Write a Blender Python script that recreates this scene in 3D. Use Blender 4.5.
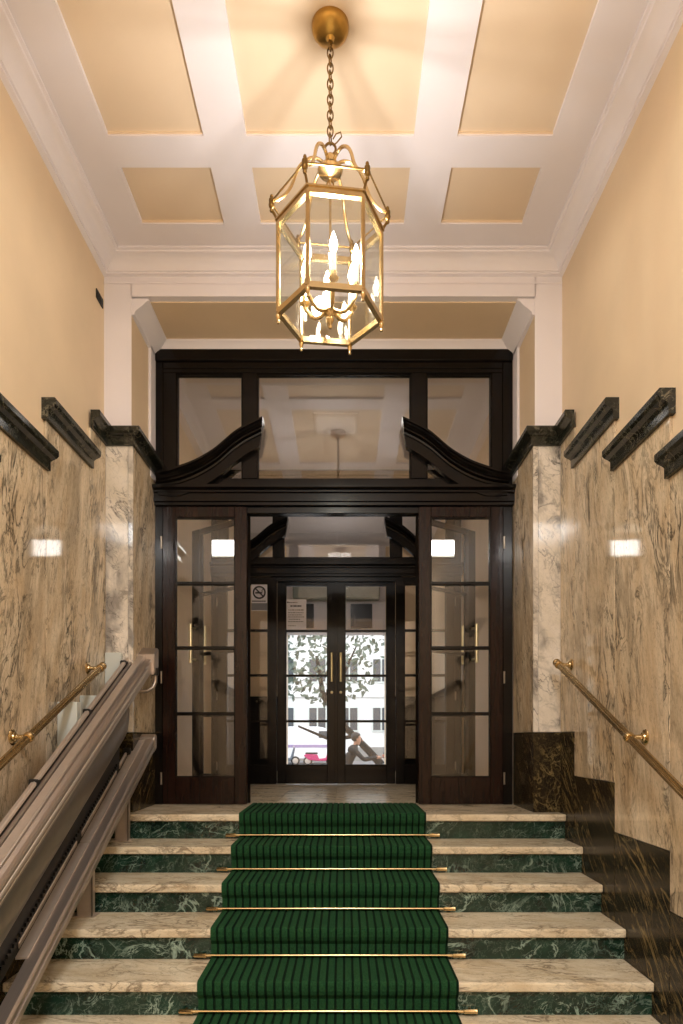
import bpy, bmesh, math, random
from mathutils import Vector, Matrix
random.seed(7)
PI = math.pi
for o in list(bpy.data.objects): bpy.data.objects.remove(o, do_unlink=True)
SC = bpy.context.scene
COL = SC.collection
E = 1.615                      # eye height above the lower hall floor; geometry below is written relative to the eye
CX = -0.0725                   # centre line of the hall

# ------------------------------------------------------------------ camera, world, lights, exposure
cd = bpy.data.cameras.new('camera'); cam = bpy.data.objects.new('camera', cd); COL.objects.link(cam)
cam.location = (0, 0, E); cam.rotation_euler = (PI/2, 0, 0)
cd.sensor_fit = 'VERTICAL'; cd.sensor_height = 36.0; cd.lens = 683/1024*36.0
cd.shift_y = 226/1024; cd.shift_x = -2.5/1024; cd.clip_start = 0.05; cd.clip_end = 300
SC.camera = cam
wd = bpy.data.worlds.new('overcast_sky'); SC.world = wd; wd.use_nodes = True
wd.node_tree.nodes['Background'].inputs[0].default_value = (0.93, 0.97, 1.0, 1)
wd.node_tree.nodes['Background'].inputs[1].default_value = 3.0
SC.view_settings.view_transform = 'Standard'; SC.view_settings.look = 'None'
SC.view_settings.exposure = 0.0; SC.view_settings.gamma = 1.0; SC.view_settings.use_curve_mapping = False
LAMP = (1.0, 0.95, 0.89)
def point_light(name, loc, power, color, radius):
    l = bpy.data.lights.new(name, 'POINT'); l.energy = power; l.color = color; l.shadow_soft_size = radius
    o = bpy.data.objects.new(name, l); o.location = (loc[0], loc[1], loc[2]+E); COL.objects.link(o); return o
def area_light(name, loc, rot, sx, sy, power, color):
    l = bpy.data.lights.new(name, 'AREA'); l.shape = 'RECTANGLE'; l.size = sx; l.size_y = sy; l.energy = power; l.color = color
    o = bpy.data.objects.new(name, l); o.location = (loc[0], loc[1], loc[2]+E); o.rotation_euler = rot; COL.objects.link(o); return o
point_light('lantern_light', (-0.062, 3.08, 2.19), 54, LAMP, 0.05)
area_light('hall_fill_light', (CX, -1.3, 3.10), (0, 0, 0), 0.9, 0.9, 255, (1.0, 0.98, 0.95))  # added fill light behind the camera, no known lamp there
area_light('vestibule_ceiling_light', (CX, 6.2, 2.84), (0, 0, 0), 0.35, 0.35, 3.5, (1.0, 0.95, 0.9))

# ------------------------------------------------------------------ helpers
def lin(h):
    h = h.lstrip('#'); r = []
    for i in (0, 2, 4):
        c = int(h[i:i+2], 16)/255; r.append(c/12.92 if c <= .04045 else ((c+.055)/1.055)**2.4)
    return (r[0], r[1], r[2], 1)
def box(bm, x0, x1, y0, y1, z0, z1):
    vs = [bm.verts.new(p) for p in ((x0,y0,z0),(x1,y0,z0),(x1,y1,z0),(x0,y1,z0),(x0,y0,z1),(x1,y0,z1),(x1,y1,z1),(x0,y1,z1))]
    for f in ((3,2,1,0),(4,5,6,7),(0,1,5,4),(1,2,6,5),(2,3,7,6),(3,0,4,7)): bm.faces.new([vs[i] for i in f])
def bev(bm, w, seg=1):
    bmesh.ops.bevel(bm, geom=list(bm.edges), offset=w, segments=seg, profile=.5, affect='EDGES', clamp_overlap=True); return bm
def NB(): return bmesh.new()
def bbox(*a, w=0, seg=1):
    bm = NB(); box(bm, *a)
    if w: bev(bm, w, seg)
    return bm
def lathe(bm, prof, c=(0,0,0), axis='z', n=20):
    rings = []
    for r, h in prof:
        ring = []
        for i in range(n):
            a = 2*PI*i/n; u, v = r*math.cos(a), r*math.sin(a)
            p = (u, v, h) if axis == 'z' else ((h, u, v) if axis == 'x' else (u, h, v))
            ring.append(bm.verts.new((c[0]+p[0], c[1]+p[1], c[2]+p[2])))
        rings.append(ring)
    for a, b in zip(rings, rings[1:]):
        for i in range(n): bm.faces.new((a[i], a[(i+1) % n], b[(i+1) % n], b[i]))
    bm.faces.new(rings[0][::-1]); bm.faces.new(rings[-1])
    bmesh.ops.recalc_face_normals(bm, faces=bm.faces)
def ball(bm, c, r, n=12):
    lathe(bm, [(max(r*math.sin(PI*i/8), r*.02), -r*math.cos(PI*i/8)) for i in range(9)], c, 'z', n)
def tube(bm, pts, rad, n=8, closed=False):
    pts = [Vector(p) for p in pts]; N = len(pts); rings = []; up = None
    for i, p in enumerate(pts):
        if closed: t = pts[(i+1) % N]-pts[i-1]
        else: t = pts[min(i+1, N-1)]-pts[max(i-1, 0)]
        t.normalize()
        if up is None:
            up = Vector((0,0,1)) if abs(t.z) < .9 else Vector((1,0,0))
        s = t.cross(up); s.normalize(); up = s.cross(t); up.normalize()
        r = rad[i] if isinstance(rad, (list, tuple)) else rad
        rings.append([bm.verts.new(p+(s*math.cos(2*PI*k/n)+up*math.sin(2*PI*k/n))*r) for k in range(n)])
    m = N if closed else N-1
    for i in range(m):
        a, b = rings[i], rings[(i+1) % N]
        for k in range(n): bm.faces.new((a[k], a[(k+1) % n], b[(k+1) % n], b[k]))
    if not closed: bm.faces.new(rings[0][::-1]); bm.faces.new(rings[-1])
    bmesh.ops.recalc_face_normals(bm, faces=bm.faces)
def prism(bm, poly, f0, f1):
    """extrude a closed polygon between two mapping functions (u,v)->xyz"""
    a = [bm.verts.new(f0(*p)) for p in poly]; b = [bm.verts.new(f1(*p)) for p in poly]; n = len(poly)
    for i in range(n): bm.faces.new((a[i], a[(i+1) % n], b[(i+1) % n], b[i]))
    bm.faces.new(a[::-1]); bm.faces.new(b); bmesh.ops.recalc_face_normals(bm, faces=bm.faces)
def sweep_h(bm, path, prof, side, z0):
    """sweep a closed profile (projection, z) along a horizontal polyline with mitred corners; side +1 = to the left of travel"""
    P = [Vector((x, y)) for x, y in path]; N = len(P); rings = []
    nor = []
    for a, b in zip(P, P[1:]):
        t = (b-a).normalized(); nor.append(Vector((-t.y, t.x))*side)
    for i in range(N):
        n0, n1 = nor[max(i-1, 0)], nor[min(i, N-2)]
        m = n0+n1; m = m/(m.dot(n0)) if m.length > 1e-6 else n0
        rings.append([bm.verts.new((P[i].x+m.x*p, P[i].y+m.y*p, z0+z)) for p, z in prof])
    k = len(prof)
    for a, b in zip(rings, rings[1:]):
        for j in range(k): bm.faces.new((a[j], a[(j+1) % k], b[(j+1) % k], b[j]))
    bm.faces.new(rings[0][::-1]); bm.faces.new(rings[-1])
    bmesh.ops.recalc_face_normals(bm, faces=bm.faces)
def setp(o, label=None, cat=None, group=None, kind=None):
    if label: o['label'] = label
    if cat: o['category'] = cat
    if group: o['group'] = group
    if kind: o['kind'] = kind
    return o
def obj(name, bm, mat, parent=None, smooth=False, **kw):
    """bm is written in eye-relative coordinates; the object origin goes to the parent's or to its own base"""
    me = bpy.data.meshes.new(name); vs = [v.co for v in bm.verts]
    if parent is not None:
        off = WORLD[parent.name]
    else:
        off = Vector(((min(v.x for v in vs)+max(v.x for v in vs))/2, (min(v.y for v in vs)+max(v.y for v in vs))/2, min(v.z for v in vs)))
    for v in bm.verts: v.co = v.co-off
    bm.to_mesh(me); bm.free()
    mats = mat if isinstance(mat, (list, tuple)) else [mat]
    for m in mats: me.materials.append(m)
    if smooth:
        for p in me.polygons: p.use_smooth = True
        try: me.set_sharp_from_angle(angle=math.radians(40))
        except Exception: pass
    o = bpy.data.objects.new(name, me); COL.objects.link(o)
    if parent is not None:
        o.parent = parent
    else:
        o.location = off+Vector((0,0,E))
    WORLD[o.name] = off
    return setp(o, **kw)
WORLD = {}
def thing(name, loc, **kw):
    o = bpy.data.objects.new(name, None); COL.objects.link(o); o.empty_display_size = .05
    o.location = (loc[0], loc[1], loc[2]+E); WORLD[o.name] = Vector(loc); return setp(o, **kw)

# ------------------------------------------------------------------ materials
def newmat(name):
    m = bpy.data.materials.new(name); m.use_nodes = True; nt = m.node_tree
    return m, nt, nt.nodes, nt.links, nt.nodes['Principled BSDF']
def ramp(nd, stops):
    r = nd.new('ShaderNodeValToRGB'); els = r.color_ramp.elements
    while len(els) < len(stops): els.new(.5)
    for e, (p, c) in zip(els, stops): e.position = p; e.color = c
    return r
def coords(nd, lk, scale, rnd=0.0, rot=(0,0,0)):
    g = nd.new('ShaderNodeNewGeometry'); mp = nd.new('ShaderNodeMapping'); mp.inputs['Scale'].default_value = scale
    m0 = nd.new('ShaderNodeMapping'); m0.inputs['Rotation'].default_value = rot; lk.new(g.outputs['Position'], m0.inputs[0])
    if rnd:
        oi = nd.new('ShaderNodeObjectInfo'); mu = nd.new('ShaderNodeVectorMath'); mu.operation = 'SCALE'
        cb = nd.new('ShaderNodeCombineXYZ')
        for k in range(3): lk.new(oi.outputs['Random'], cb.inputs[k])
        lk.new(cb.outputs[0], mu.inputs[0]); mu.inputs['Scale'].default_value = rnd
        ad = nd.new('ShaderNodeVectorMath'); lk.new(m0.outputs[0], mp.inputs[0]); lk.new(mp.outputs[0], ad.inputs[0]); lk.new(mu.outputs[0], ad.inputs[1])
        return ad.outputs[0]
    lk.new(m0.outputs[0], mp.inputs[0]); return mp.outputs[0]
def noise(nd, lk, vec, scale, detail=4, rough=.55, dist=0.0):
    n = nd.new('ShaderNodeTexNoise'); n.inputs['Scale'].default_value = scale; n.inputs['Detail'].default_value = detail
    n.inputs['Roughness'].default_value = rough; n.inputs['Distortion'].default_value = dist; lk.new(vec, n.inputs['Vector']); return n.outputs['Fac']
def mixc(nd, lk, fac, a, b, mode='MIX'):
    m = nd.new('ShaderNodeMix'); m.data_type = 'RGBA'; m.blend_type = mode
    for s, v in ((m.inputs['Factor'], fac), (m.inputs['A'], a), (m.inputs['B'], b)): pass
    for idx, v in ((0, fac), (6, a), (7, b)):
        if hasattr(v, 'is_linked') or hasattr(v, 'links'): lk.new(v, m.inputs[idx])
        else: m.inputs[idx].default_value = v
    return m.outputs[2]
def vein(nd, lk, vec, scale, width, dist, detail=5):
    """thin dark lines where a noise crosses its mid value; returns 1 on the vein"""
    f = noise(nd, lk, vec, scale, detail, .6, dist)
    s = nd.new('ShaderNodeMath'); s.operation = 'SUBTRACT'; lk.new(f, s.inputs[0]); s.inputs[1].default_value = .5
    a = nd.new('ShaderNodeMath'); a.operation = 'ABSOLUTE'; lk.new(s.outputs[0], a.inputs[0])
    r = nd.new('ShaderNodeMapRange'); r.inputs['From Min'].default_value = 0; r.inputs['From Max'].default_value = width
    r.inputs['To Min'].default_value = 1; r.inputs['To Max'].default_value = 0; lk.new(a.outputs[0], r.inputs['Value']); return r.outputs[0]
def mul(nd, lk, a, b):
    m = nd.new('ShaderNodeMath'); m.operation = 'MULTIPLY'
    for i, v in ((0, a), (1, b)):
        if isinstance(v, (int, float)): m.inputs[i].default_value = v
        else: lk.new(v, m.inputs[i])
    return m.outputs[0]
def gate(nd, lk, f, lo, hi):
    r = nd.new('ShaderNodeMapRange'); r.inputs['From Min'].default_value = lo; r.inputs['From Max'].default_value = hi
    lk.new(f, r.inputs['Value']); return r.outputs[0]
def plain(name, col, rough=.6, metal=0, noise_amt=.06, nscale=6, bump=0.0, spec=None):
    m, nt, nd, lk, b = newmat(name); c = lin(col) if isinstance(col, str) else col
    v = coords(nd, lk, (1,1,1)); f = noise(nd, lk, v, nscale, 5)
    dark = tuple(x*(1-noise_amt*2) for x in c[:3])+(1,); lite = tuple(min(1, x*(1+noise_amt)) for x in c[:3])+(1,)
    r = ramp(nd, [(.3, dark), (.7, lite)]); lk.new(f, r.inputs[0]); lk.new(r.outputs[0], b.inputs['Base Color'])
    b.inputs['Roughness'].default_value = rough; b.inputs['Metallic'].default_value = metal
    if spec is not None: b.inputs['Specular IOR Level'].default_value = spec
    if bump:
        bp = nd.new('ShaderNodeBump'); bp.inputs['Strength'].default_value = bump; bp.inputs['Distance'].default_value = .003
        f2 = noise(nd, lk, v, 90, 4); lk.new(f2, bp.inputs['Height']); lk.new(bp.outputs[0], b.inputs['Normal'])
    return m
def marble(name, base, lite, veins, stretch, rot=(0,0,0), rough=.08, rnd=9.0, dens=1.0, wide=.05, patch=None, fine=.6, wavy=0):
    m, nt, nd, lk, b = newmat(name)
    v = coords(nd, lk, stretch, rnd, rot)
    f = noise(nd, lk, v, 1.6, 5, .6, .6)
    r = ramp(nd, [(.32, lin(base)), (.68, lin(lite))]); lk.new(f, r.inputs[0]); c = r.outputs[0]
    g = gate(nd, lk, noise(nd, lk, v, .9, 3, .5, .3), .42, .62)
    v1 = mul(nd, lk, vein(nd, lk, v, 1.5*dens, wide, 1.2), g)
    v2 = mul(nd, lk, vein(nd, lk, v, 4.2*dens, wide*.9, .8, 6), gate(nd, lk, noise(nd, lk, v, 2.0, 3), .45, .65))
    v3 = vein(nd, lk, v, 9*dens, wide*.8, .5, 6)
    if patch:
        pf = gate(nd, lk, noise(nd, lk, v, .8, 4, .6, .8), .50, .62); c = mixc(nd, lk, mul(nd, lk, pf, .75), c, lin(patch))
    c = mixc(nd, lk, mul(nd, lk, v3, .25*fine), c, lin(veins)); c = mixc(nd, lk, mul(nd, lk, v2, .75), c, lin(veins)); c = mixc(nd, lk, mul(nd, lk, v1, .85), c, lin(veins))
    lk.new(c, b.inputs['Base Color']); b.inputs['Roughness'].default_value = rough; b.inputs['Specular IOR Level'].default_value = .5
    if wavy:
        wv = noise(nd, lk, coords(nd, lk, (1, 1, 3.0)), 5, 2); bp = nd.new('ShaderNodeBump'); bp.inputs['Strength'].default_value = wavy; bp.inputs['Distance'].default_value = .004
        lk.new(wv, bp.inputs['Height']); lk.new(bp.outputs[0], b.inputs['Normal'])
    return m
M = {}
M['cream_wall'] = plain('cream_wall_paint', '#E1CAAB', .55, 0, .03, 2, .15)
M['white'] = plain('white_plaster', '#E9E4EA', .6, 0, .015, 2, .08)
M['coffer'] = plain('cream_coffer_paint', '#E3CEB4', .6, 0, .02, 2, .1)
M['wall_marble'] = marble('tan_wall_marble', '#CDB594', '#E8D8BE', '#1F1D19', (4.6, 4.6, 1.5), (0.2, 0, 0), .06, 9, 1.15, .045, patch='#AE9D84', fine=1.1, wavy=.10)
M['pier_marble'] = marble('white_grey_marble', '#D6CCBC', '#E8E0D6', '#3E3C3C', (3.2, 3.2, 2.2), (0.2, .7, 0), .08, 9, 1.0, .035, patch='#6E6A68', wavy=.05)
M['cap_marble'] = marble('dark_green_cap_marble', '#12140F', '#22251D', '#7A7462', (7, 7, 7), (.4, .3, .2), .16, 9, 1.0, .02, fine=.3)
M['plinth_marble'] = marble('black_brown_marble', '#0E0C09', '#2A2216', '#86744C', (6, 6, 1.5), (0.85, 0, 0), .22, 9, .75, .03, patch='#241D12', fine=.9)
M['plinth_marble'].node_tree.nodes['Principled BSDF'].inputs['Specular IOR Level'].default_value = .22
M['riser_marble'] = marble('green_marble', '#0C1D17', '#1D4032', '#9DB5A6', (3, 3, 4), (.3, .6, .4), .12, 9, .8, .025, patch='#12291F')
M['tread_marble'] = marble('cream_tread_marble', '#CDBB9C', '#E8DCC2', '#6E5D4A', (2.4, 5, 5), (0, 0, .15), .2, 9, 1.0, .04, fine=1.0)
M['grout'] = plain('dark_joint_grout', '#3A3026', .9)
M['floor_marble'] = M['tread_marble']
def wood(name, a, bcol, rough=.22):
    m, nt, nd, lk, b = newmat(name); v = coords(nd, lk, (14, 14, 1.1), 3.0)
    f = noise(nd, lk, v, 2.2, 6, .6, .6); r = ramp(nd, [(.3, lin(a)), (.72, lin(bcol))]); lk.new(f, r.inputs[0]); lk.new(r.outputs[0], b.inputs['Base Color'])
    b.inputs['Roughness'].default_value = rough; b.inputs['Specular IOR Level'].default_value = .2; b.inputs['Coat Weight'].default_value = .08; b.inputs['Coat Roughness'].default_value = .08
    bp = nd.new('ShaderNodeBump'); bp.inputs['Strength'].default_value = .12; bp.inputs['Distance'].default_value = .002; lk.new(f, bp.inputs['Height']); lk.new(bp.outputs[0], b.inputs['Normal'])
    return m
M['wood'] = wood('dark_stained_wood', '#080605', '#110C0A')
M['wood_red'] = wood('red_brown_stained_wood', '#130A08', '#26140E')
def metal(name, col, rough, stretch=(1,1,1), amt=.12, sc=20, met=1):
    m, nt, nd, lk, b = newmat(name); v = coords(nd, lk, stretch); f = noise(nd, lk, v, sc, 4); c = lin(col)
    r = ramp(nd, [(.3, tuple(x*(1-amt) for x in c[:3])+(1,)), (.7, tuple(min(1, x*(1+amt)) for x in c[:3])+(1,))]); lk.new(f, r.inputs[0]); lk.new(r.outputs[0], b.inputs['Base Color'])
    b.inputs['Metallic'].default_value = met; b.inputs['Roughness'].default_value = rough; return m
M['brass'] = metal('polished_brass', '#CDB486', .24)
M['brass_old'] = metal('antique_brass', '#82693F', .32)
M['canopy_brass'] = metal('satin_brass', '#B8934E', .3)
M['brass_pale'] = metal('pale_brass', '#EDE2B8', .35)
M['steel'] = metal('brushed_stainless_steel', '#B5A99F', .36, (30, .6, .6), .06, 8, .85)
M['alu'] = metal('matt_aluminium', '#C9BCB0', .42, (1,1,1), .03, 20, .65)
M['steel_dark'] = metal('dull_steel_panel', '#8E857C', .34, (1, 1, 1), .05, 20, .8)
M['black'] = plain('black_rubber', '#0B0B0B', .5)
M['white_plastic'] = plain('pale_grey_plastic', '#C9CFCB', .35, 0, .02)
M['white_sleeve'] = plain('white_candle_sleeve', '#EFE8D8', .5, 0, .01)
def emis(name, col, strength):
    m, nt, nd, lk, b = newmat(name); v = coords(nd, lk, (1,1,1)); f = noise(nd, lk, v, 3, 1)
    r = ramp(nd, [(0, tuple(x*.97 for x in col)+(1,)), (1, col+(1,))]); lk.new(f, r.inputs[0])
    b.inputs['Base Color'].default_value = col+(1,); lk.new(r.outputs[0], b.inputs['Emission Color']); b.inputs['Emission Strength'].default_value = strength; return m
M['bulb'] = emis('glowing_bulb_glass', (1.0, .88, .70), 26)
M['box_light'] = emis('glowing_light_diffuser', (1.0, .97, .93), 6)
M['fill_glow'] = emis('glowing_fill_diffuser', (1.0, .92, .82), 4)  # glow for the added hall fill lamp
def glass(name, f0=.10, tint=(1,1,1,1), rough=.0):
    m = bpy.data.materials.new(name); m.use_nodes = True; nt = m.node_tree; nd, lk = nt.nodes, nt.links; nd.remove(nd['Principled BSDF'])
    t = nd.new('ShaderNodeBsdfTransparent'); t.inputs[0].default_value = tint; g = nd.new('ShaderNodeBsdfGlossy'); g.inputs['Roughness'].default_value = rough
    v = coords(nd, lk, (1,1,1)); n = noise(nd, lk, v, 3.0, 2); bp = nd.new('ShaderNodeBump'); bp.inputs['Strength'].default_value = .03; bp.inputs['Distance'].default_value = .002
    lk.new(n, bp.inputs['Height']); lk.new(bp.outputs[0], g.inputs['Normal'])
    lw = nd.new('ShaderNodeLayerWeight'); lw.inputs['Blend'].default_value = .5
    p = nd.new('ShaderNodeMath'); p.operation = 'POWER'; lk.new(lw.outputs['Facing'], p.inputs[0]); p.inputs[1].default_value = 5
    ma = nd.new('ShaderNodeMath'); ma.operation = 'MULTIPLY_ADD'; lk.new(p.outputs[0], ma.inputs[0]); ma.inputs[1].default_value = .8; ma.inputs[2].default_value = f0
    mx = nd.new('ShaderNodeMixShader'); lk.new(ma.outputs[0], mx.inputs[0]); lk.new(t.outputs[0], mx.inputs[1]); lk.new(g.outputs[0], mx.inputs[2])
    lk.new(mx.outputs[0], nd['Material Output'].inputs[0]); return m
M['glass'] = glass('window_glass', .045)
M['plate_glass'] = glass('transom_plate_glass', .14)
M['lantern_glass'] = glass('bevelled_lantern_glass', .09, (.97, .985, .97, 1))
def carpet_mat(name, a, bcol):
    m, nt, nd, lk, b = newmat(name); v = coords(nd, lk, (1,1,1)); f = noise(nd, lk, v, 160, 3, .7)
    r = ramp(nd, [(.25, lin(a)), (.75, lin(bcol))]); lk.new(f, r.inputs[0]); lk.new(r.outputs[0], b.inputs['Base Color'])
    b.inputs['Roughness'].default_value = .95; b.inputs['Specular IOR Level'].default_value = .1
    bp = nd.new('ShaderNodeBump'); bp.inputs['Strength'].default_value = .6; bp.inputs['Distance'].default_value = .004; lk.new(f, bp.inputs['Height']); lk.new(bp.outputs[0], b.inputs['Normal']); return m
M['carpet'] = carpet_mat('green_carpet_pile', '#16351F', '#2A5534')
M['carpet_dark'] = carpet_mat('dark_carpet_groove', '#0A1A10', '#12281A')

# ------------------------------------------------------------------ dimensions
WL, WR = -1.600, 1.455            # plaster faces
ML, MR = -1.585, 1.440            # marble faces
PIER = 4.56; FR = 5.08; FI = 7.30 # pier plane, outer and inner door frames
RL, RR = -1.420, 1.275            # recess side walls
CE = 3.19; RC = 2.945             # hall and recess ceilings
LAND = -0.495; RI = 0.16; RUN = 0.314; NOSE = 4.42; FLOOR = LAND-7*RI
BACK = -4.0
def mir(x): return 2*CX-x

# ------------------------------------------------------------------ setting: floors, walls, ceilings
def struct(name, bm, mat, label, cat, **k): return obj(name, bm, mat, None, label=label, cat=cat, kind='structure', **k)
floor = struct('floor', bbox(WL, WR, BACK, NOSE-6*RUN+.03, FLOOR-.2, FLOOR), M['floor_marble'], 'cream marble floor of the lower hall before the stairs', 'floor')
wl = struct('wall_left', bbox(WL-.25, WL, BACK, PIER, FLOOR-.2, CE+.2), M['cream_wall'], 'left hall wall, cream paint above marble cladding', 'wall')
wr = struct('wall_right', bbox(WR, WR+.25, BACK, PIER, FLOOR-.2, CE+.2), M['cream_wall'], 'right hall wall, cream paint above marble cladding', 'wall')
wb = struct('wall_back', bbox(WL-.25, WR+.25, BACK-.2, BACK, FLOOR-.2, CE+.2), M['cream_wall'], 'cream wall closing the hall behind the viewer', 'wall')
# front wall: piers and header around the recess
wf = thing('wall_front', (CX, PIER+.2, LAND), label='cream end wall with the door recess and white piers', cat='wall', kind='structure')
obj('pier', bbox(WL-.25, RL, PIER, FI, FLOOR-.2, CE+.2), M['cream_wall'], wf)
obj('pier', bbox(RR, WR+.25, PIER, FI, FLOOR-.2, CE+.2), M['cream_wall'], wf)
obj('header', bbox(RL, RR, PIER, FR-.0, RC, CE+.2), M['white'], wf)
obj('white_facing', bbox(WL, RL+.002, PIER-.006, PIER, FLOOR, CE), M['white'], wf)
obj('white_facing', bbox(RR-.002, WR, PIER-.006, PIER, FLOOR, CE), M['white'], wf)
obj('header_facing', bbox(RL-.002, RR+.002, PIER-.006, PIER, RC-.0, CE), M['white'], wf)
obj('picture_bead', bbox(WL, WR, PIER-.016, PIER-.006, 3.025, 3.043, w=.004), M['white'], wf)
obj('recess_ceiling', bbox(RL+.0, RR-.0, PIER+.05, FR, RC-.008, RC), M['cream_wall'], wf)
# recess cornice (sides and back) and the white strip beside the frame
rprof = [(0, 0), (.115, 0), (.115, -.012), (.10, -.018), (.075, -.045), (.035, -.075), (.02, -.09), (.02, -.105), (0, -.11)]
b = NB(); sweep_h(b, [(RL, PIER+.004), (RL, FR)], rprof, -1, RC-.008); obj('recess_cornice', b, M['white'], wf, True)
b = NB(); sweep_h(b, [(RR, PIER+.004), (RR, FR)], rprof, 1, RC-.008); obj('recess_cornice', b, M['white'], wf, True)
b = NB(); sweep_h(b, [(RL, FR), (RR, FR)], [(0, 0), (.055, 0), (.055, -.015), (.035, -.03), (.02, -.055), (0, -.055)], -1, RC-.008); obj('recess_cornice', b, M['white'], wf, True)
obj('white_strip', bbox(RL, RL+.02, FR-.13, FR, 1.9, RC-.05, w=.004), M['white'], wf)
obj('white_strip', bbox(RR-.02, RR, FR-.13, FR, 1.9, RC-.05, w=.004), M['white'], wf)

# hall ceiling: a lattice of white beams round recessed cream coffers
xs = [WL, -1.251, -.745, -.517, .372, .60, 1.106, WR]
ys = [PIER, 4.24, 3.82, 3.62, 2.30, 2.10, 1.68, 1.38, BACK]
def is_coffer(i, j): return i in (1, 3, 5) and j in (1, 3, 5)
ce = thing('ceiling', (CX, 2.0, CE), label='white coffered plaster ceiling with cream panels', cat='ceiling', kind='structure')
b = NB()
for i in range(7):
    for j in range(8):
        if not is_coffer(i, j): box(b, xs[i], xs[i+1], ys[j+1], ys[j], CE, CE+.16)
bmesh.ops.remove_doubles(b, verts=b.verts, dist=1e-5)
obj('beam_lattice', b, M['white'], ce)
for i in (1, 3, 5):
    for j in (1, 3, 5):
        obj('coffer_panel', bbox(xs[i], xs[i+1], ys[j+1], ys[j], CE+.022, CE+.05), M['coffer'], ce)
        obj('coffer_bead', (lambda q: (box(q, xs[i], xs[i+1], ys[j]-.006, ys[j], CE+.010, CE+.022), q)[1])(NB()), M['coffer'], ce)
cprof = [(0, 0), (.135, 0), (.135, -.012), (.122, -.016), (.118, -.026), (.095, -.033), (.066, -.05), (.046, -.072), (.036, -.092), (.026, -.096), (.026, -.108), (.012, -.112), (0, -.118)]
b = NB(); sweep_h(b, [(WR, BACK), (WR, PIER), (WL, PIER), (WL, BACK)], cprof, 1, CE); obj('cornice', b, M['white'], ce, True)

# marble cladding of the side walls
PY = [4.27, 3.635, 3.02, 2.39, 1.76, 1.13, BACK]
CAPZ = [1.942, 1.69, 1.425, 1.15, .87, .60, .60]
PLZ = [.04, -.236, -.50, -.765, -1.03, -1.30, -1.42]
capprof = [(0, 0), (.018, 0), (.018, .048), (.028, .056), (.05, .066), (.062, .078), (.062, .105), (.056, .112), (0, .112)]
def clad(side, wall):
    fx = MR if side > 0 else ML; px = WR if side > 0 else WL
    ys0 = [PIER-.015]+PY
    for i in range(7):
        y1, y0 = ys0[i], ys0[i+1]; g = .0022
        lo, hi = sorted((fx, px))
        obj('marble_panel', bbox(lo, hi, y0+g, y1-g, PLZ[i]+.001, CAPZ[i], w=.0012), M['wall_marble'], wall)
        obj('plinth_slab', bbox(lo, hi, y0+g, y1-(g if i else -.014), FLOOR, PLZ[i]-.002, w=.0012), M['plinth_marble'], wall)
        if i < 6:
            jl, jh = sorted((px, px+(fx-px)*.6)); obj('joint', bbox(jl, jh, y0-g, y0+g, FLOOR, CAPZ[i+1]), M['grout'], wall)
        if i:
            b = NB(); sweep_h(b, [(px, y0-.025), (px, y1+.015)], [(p+(.015 if p else 0), z) for p, z in capprof], 1 if side > 0 else -1, CAPZ[i]); obj('cap_moulding', b, M['cap_marble'], wall)
    rx = RR-.015 if side > 0 else RL+.015; rp = RR if side > 0 else RL
    # pier front and recess return
    lo, hi = sorted((rx, px)); lo2, hi2 = sorted((rx, fx))
    xe = rx+side*.032
    for a_, c_ in ((rx, xe-side*.0015), (xe+side*.0015, fx)):
        lo4, hi4 = sorted((a_, c_)); obj('pier_panel', bbox(lo4, hi4, PIER-.015, PIER, PLZ[0], CAPZ[0], w=.001), M['pier_marble'], wall)
    obj('plinth_slab', bbox(lo2, hi2, PIER-.015, PIER, LAND-.02, PLZ[0]-.002, w=.001), M['plinth_marble'], wall)
    lo3, hi3 = sorted((rx, rp))
    obj('marble_panel', bbox(lo3, hi3, PIER+.001, FR, PLZ[0], CAPZ[0], w=.001), M['wall_marble'], wall)
    obj('plinth_slab', bbox(lo3, hi3, PIER+.001, FR, LAND-.02, PLZ[0]-.002, w=.001), M['plinth_marble'], wall)
    b = NB(); sweep_h(b, [(fx, 4.27), (fx, PIER-.015), (rx, PIER-.015), (rx, FR+.01)], capprof, 1 if side > 0 else -1, CAPZ[0]); obj('cap_moulding', b, M['cap_marble'], wall)
    # closes the small gap behind the first cap
clad(-1, wl); clad(1, wr)

# stairs
st = thing('staircase', (CX, NOSE-3*RUN, FLOOR), label='marble staircase with cream treads and green risers', cat='staircase', kind='structure')
for k in range(7):
    zt = LAND-k*RI; yn = NOSE-k*RUN
    yb = yn+RUN+.06
    tread = bbox(ML, MR, yn, yb if k else FR+.05, zt-.045, zt, w=.009, seg=3)
    obj('tread', tread, M['tread_marble'], st)
    obj('riser', bbox(ML+.001, MR-.001, yn+.03, yn+.06, zt-RI, zt-.045), M['riser_marble'], st)
b = NB()
for k in range(7): box(b, ML+.002, MR-.002, NOSE-k*RUN+.06, FR+.04, LAND-(k+1)*RI, LAND-k*RI-.046)
obj('stair_core', b, M['riser_marble'], st)
vf = thing('floor_vestibule', (CX, 6.2, LAND-.05), label='cream stone floor of the vestibule between the two door screens', cat='floor', kind='structure')
for i, x0 in enumerate((-1.42, -.97, -.52, -.07, .38, .83)):
    for j in range(4):
        y0 = FR+.05+j*.56
        obj('floor_tile', bbox(x0+.001, min(x0+.449, RR), y0+.001, y0+.559, LAND-.045, LAND-.001, w=.0015), M['floor_marble'], vf)
vc = struct('ceiling_vestibule', bbox(RL, RR, FR, FI+.0, 2.86, 3.0), M['white'], 'plain white ceiling of the vestibule behind the outer screen', 'ceiling')

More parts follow.
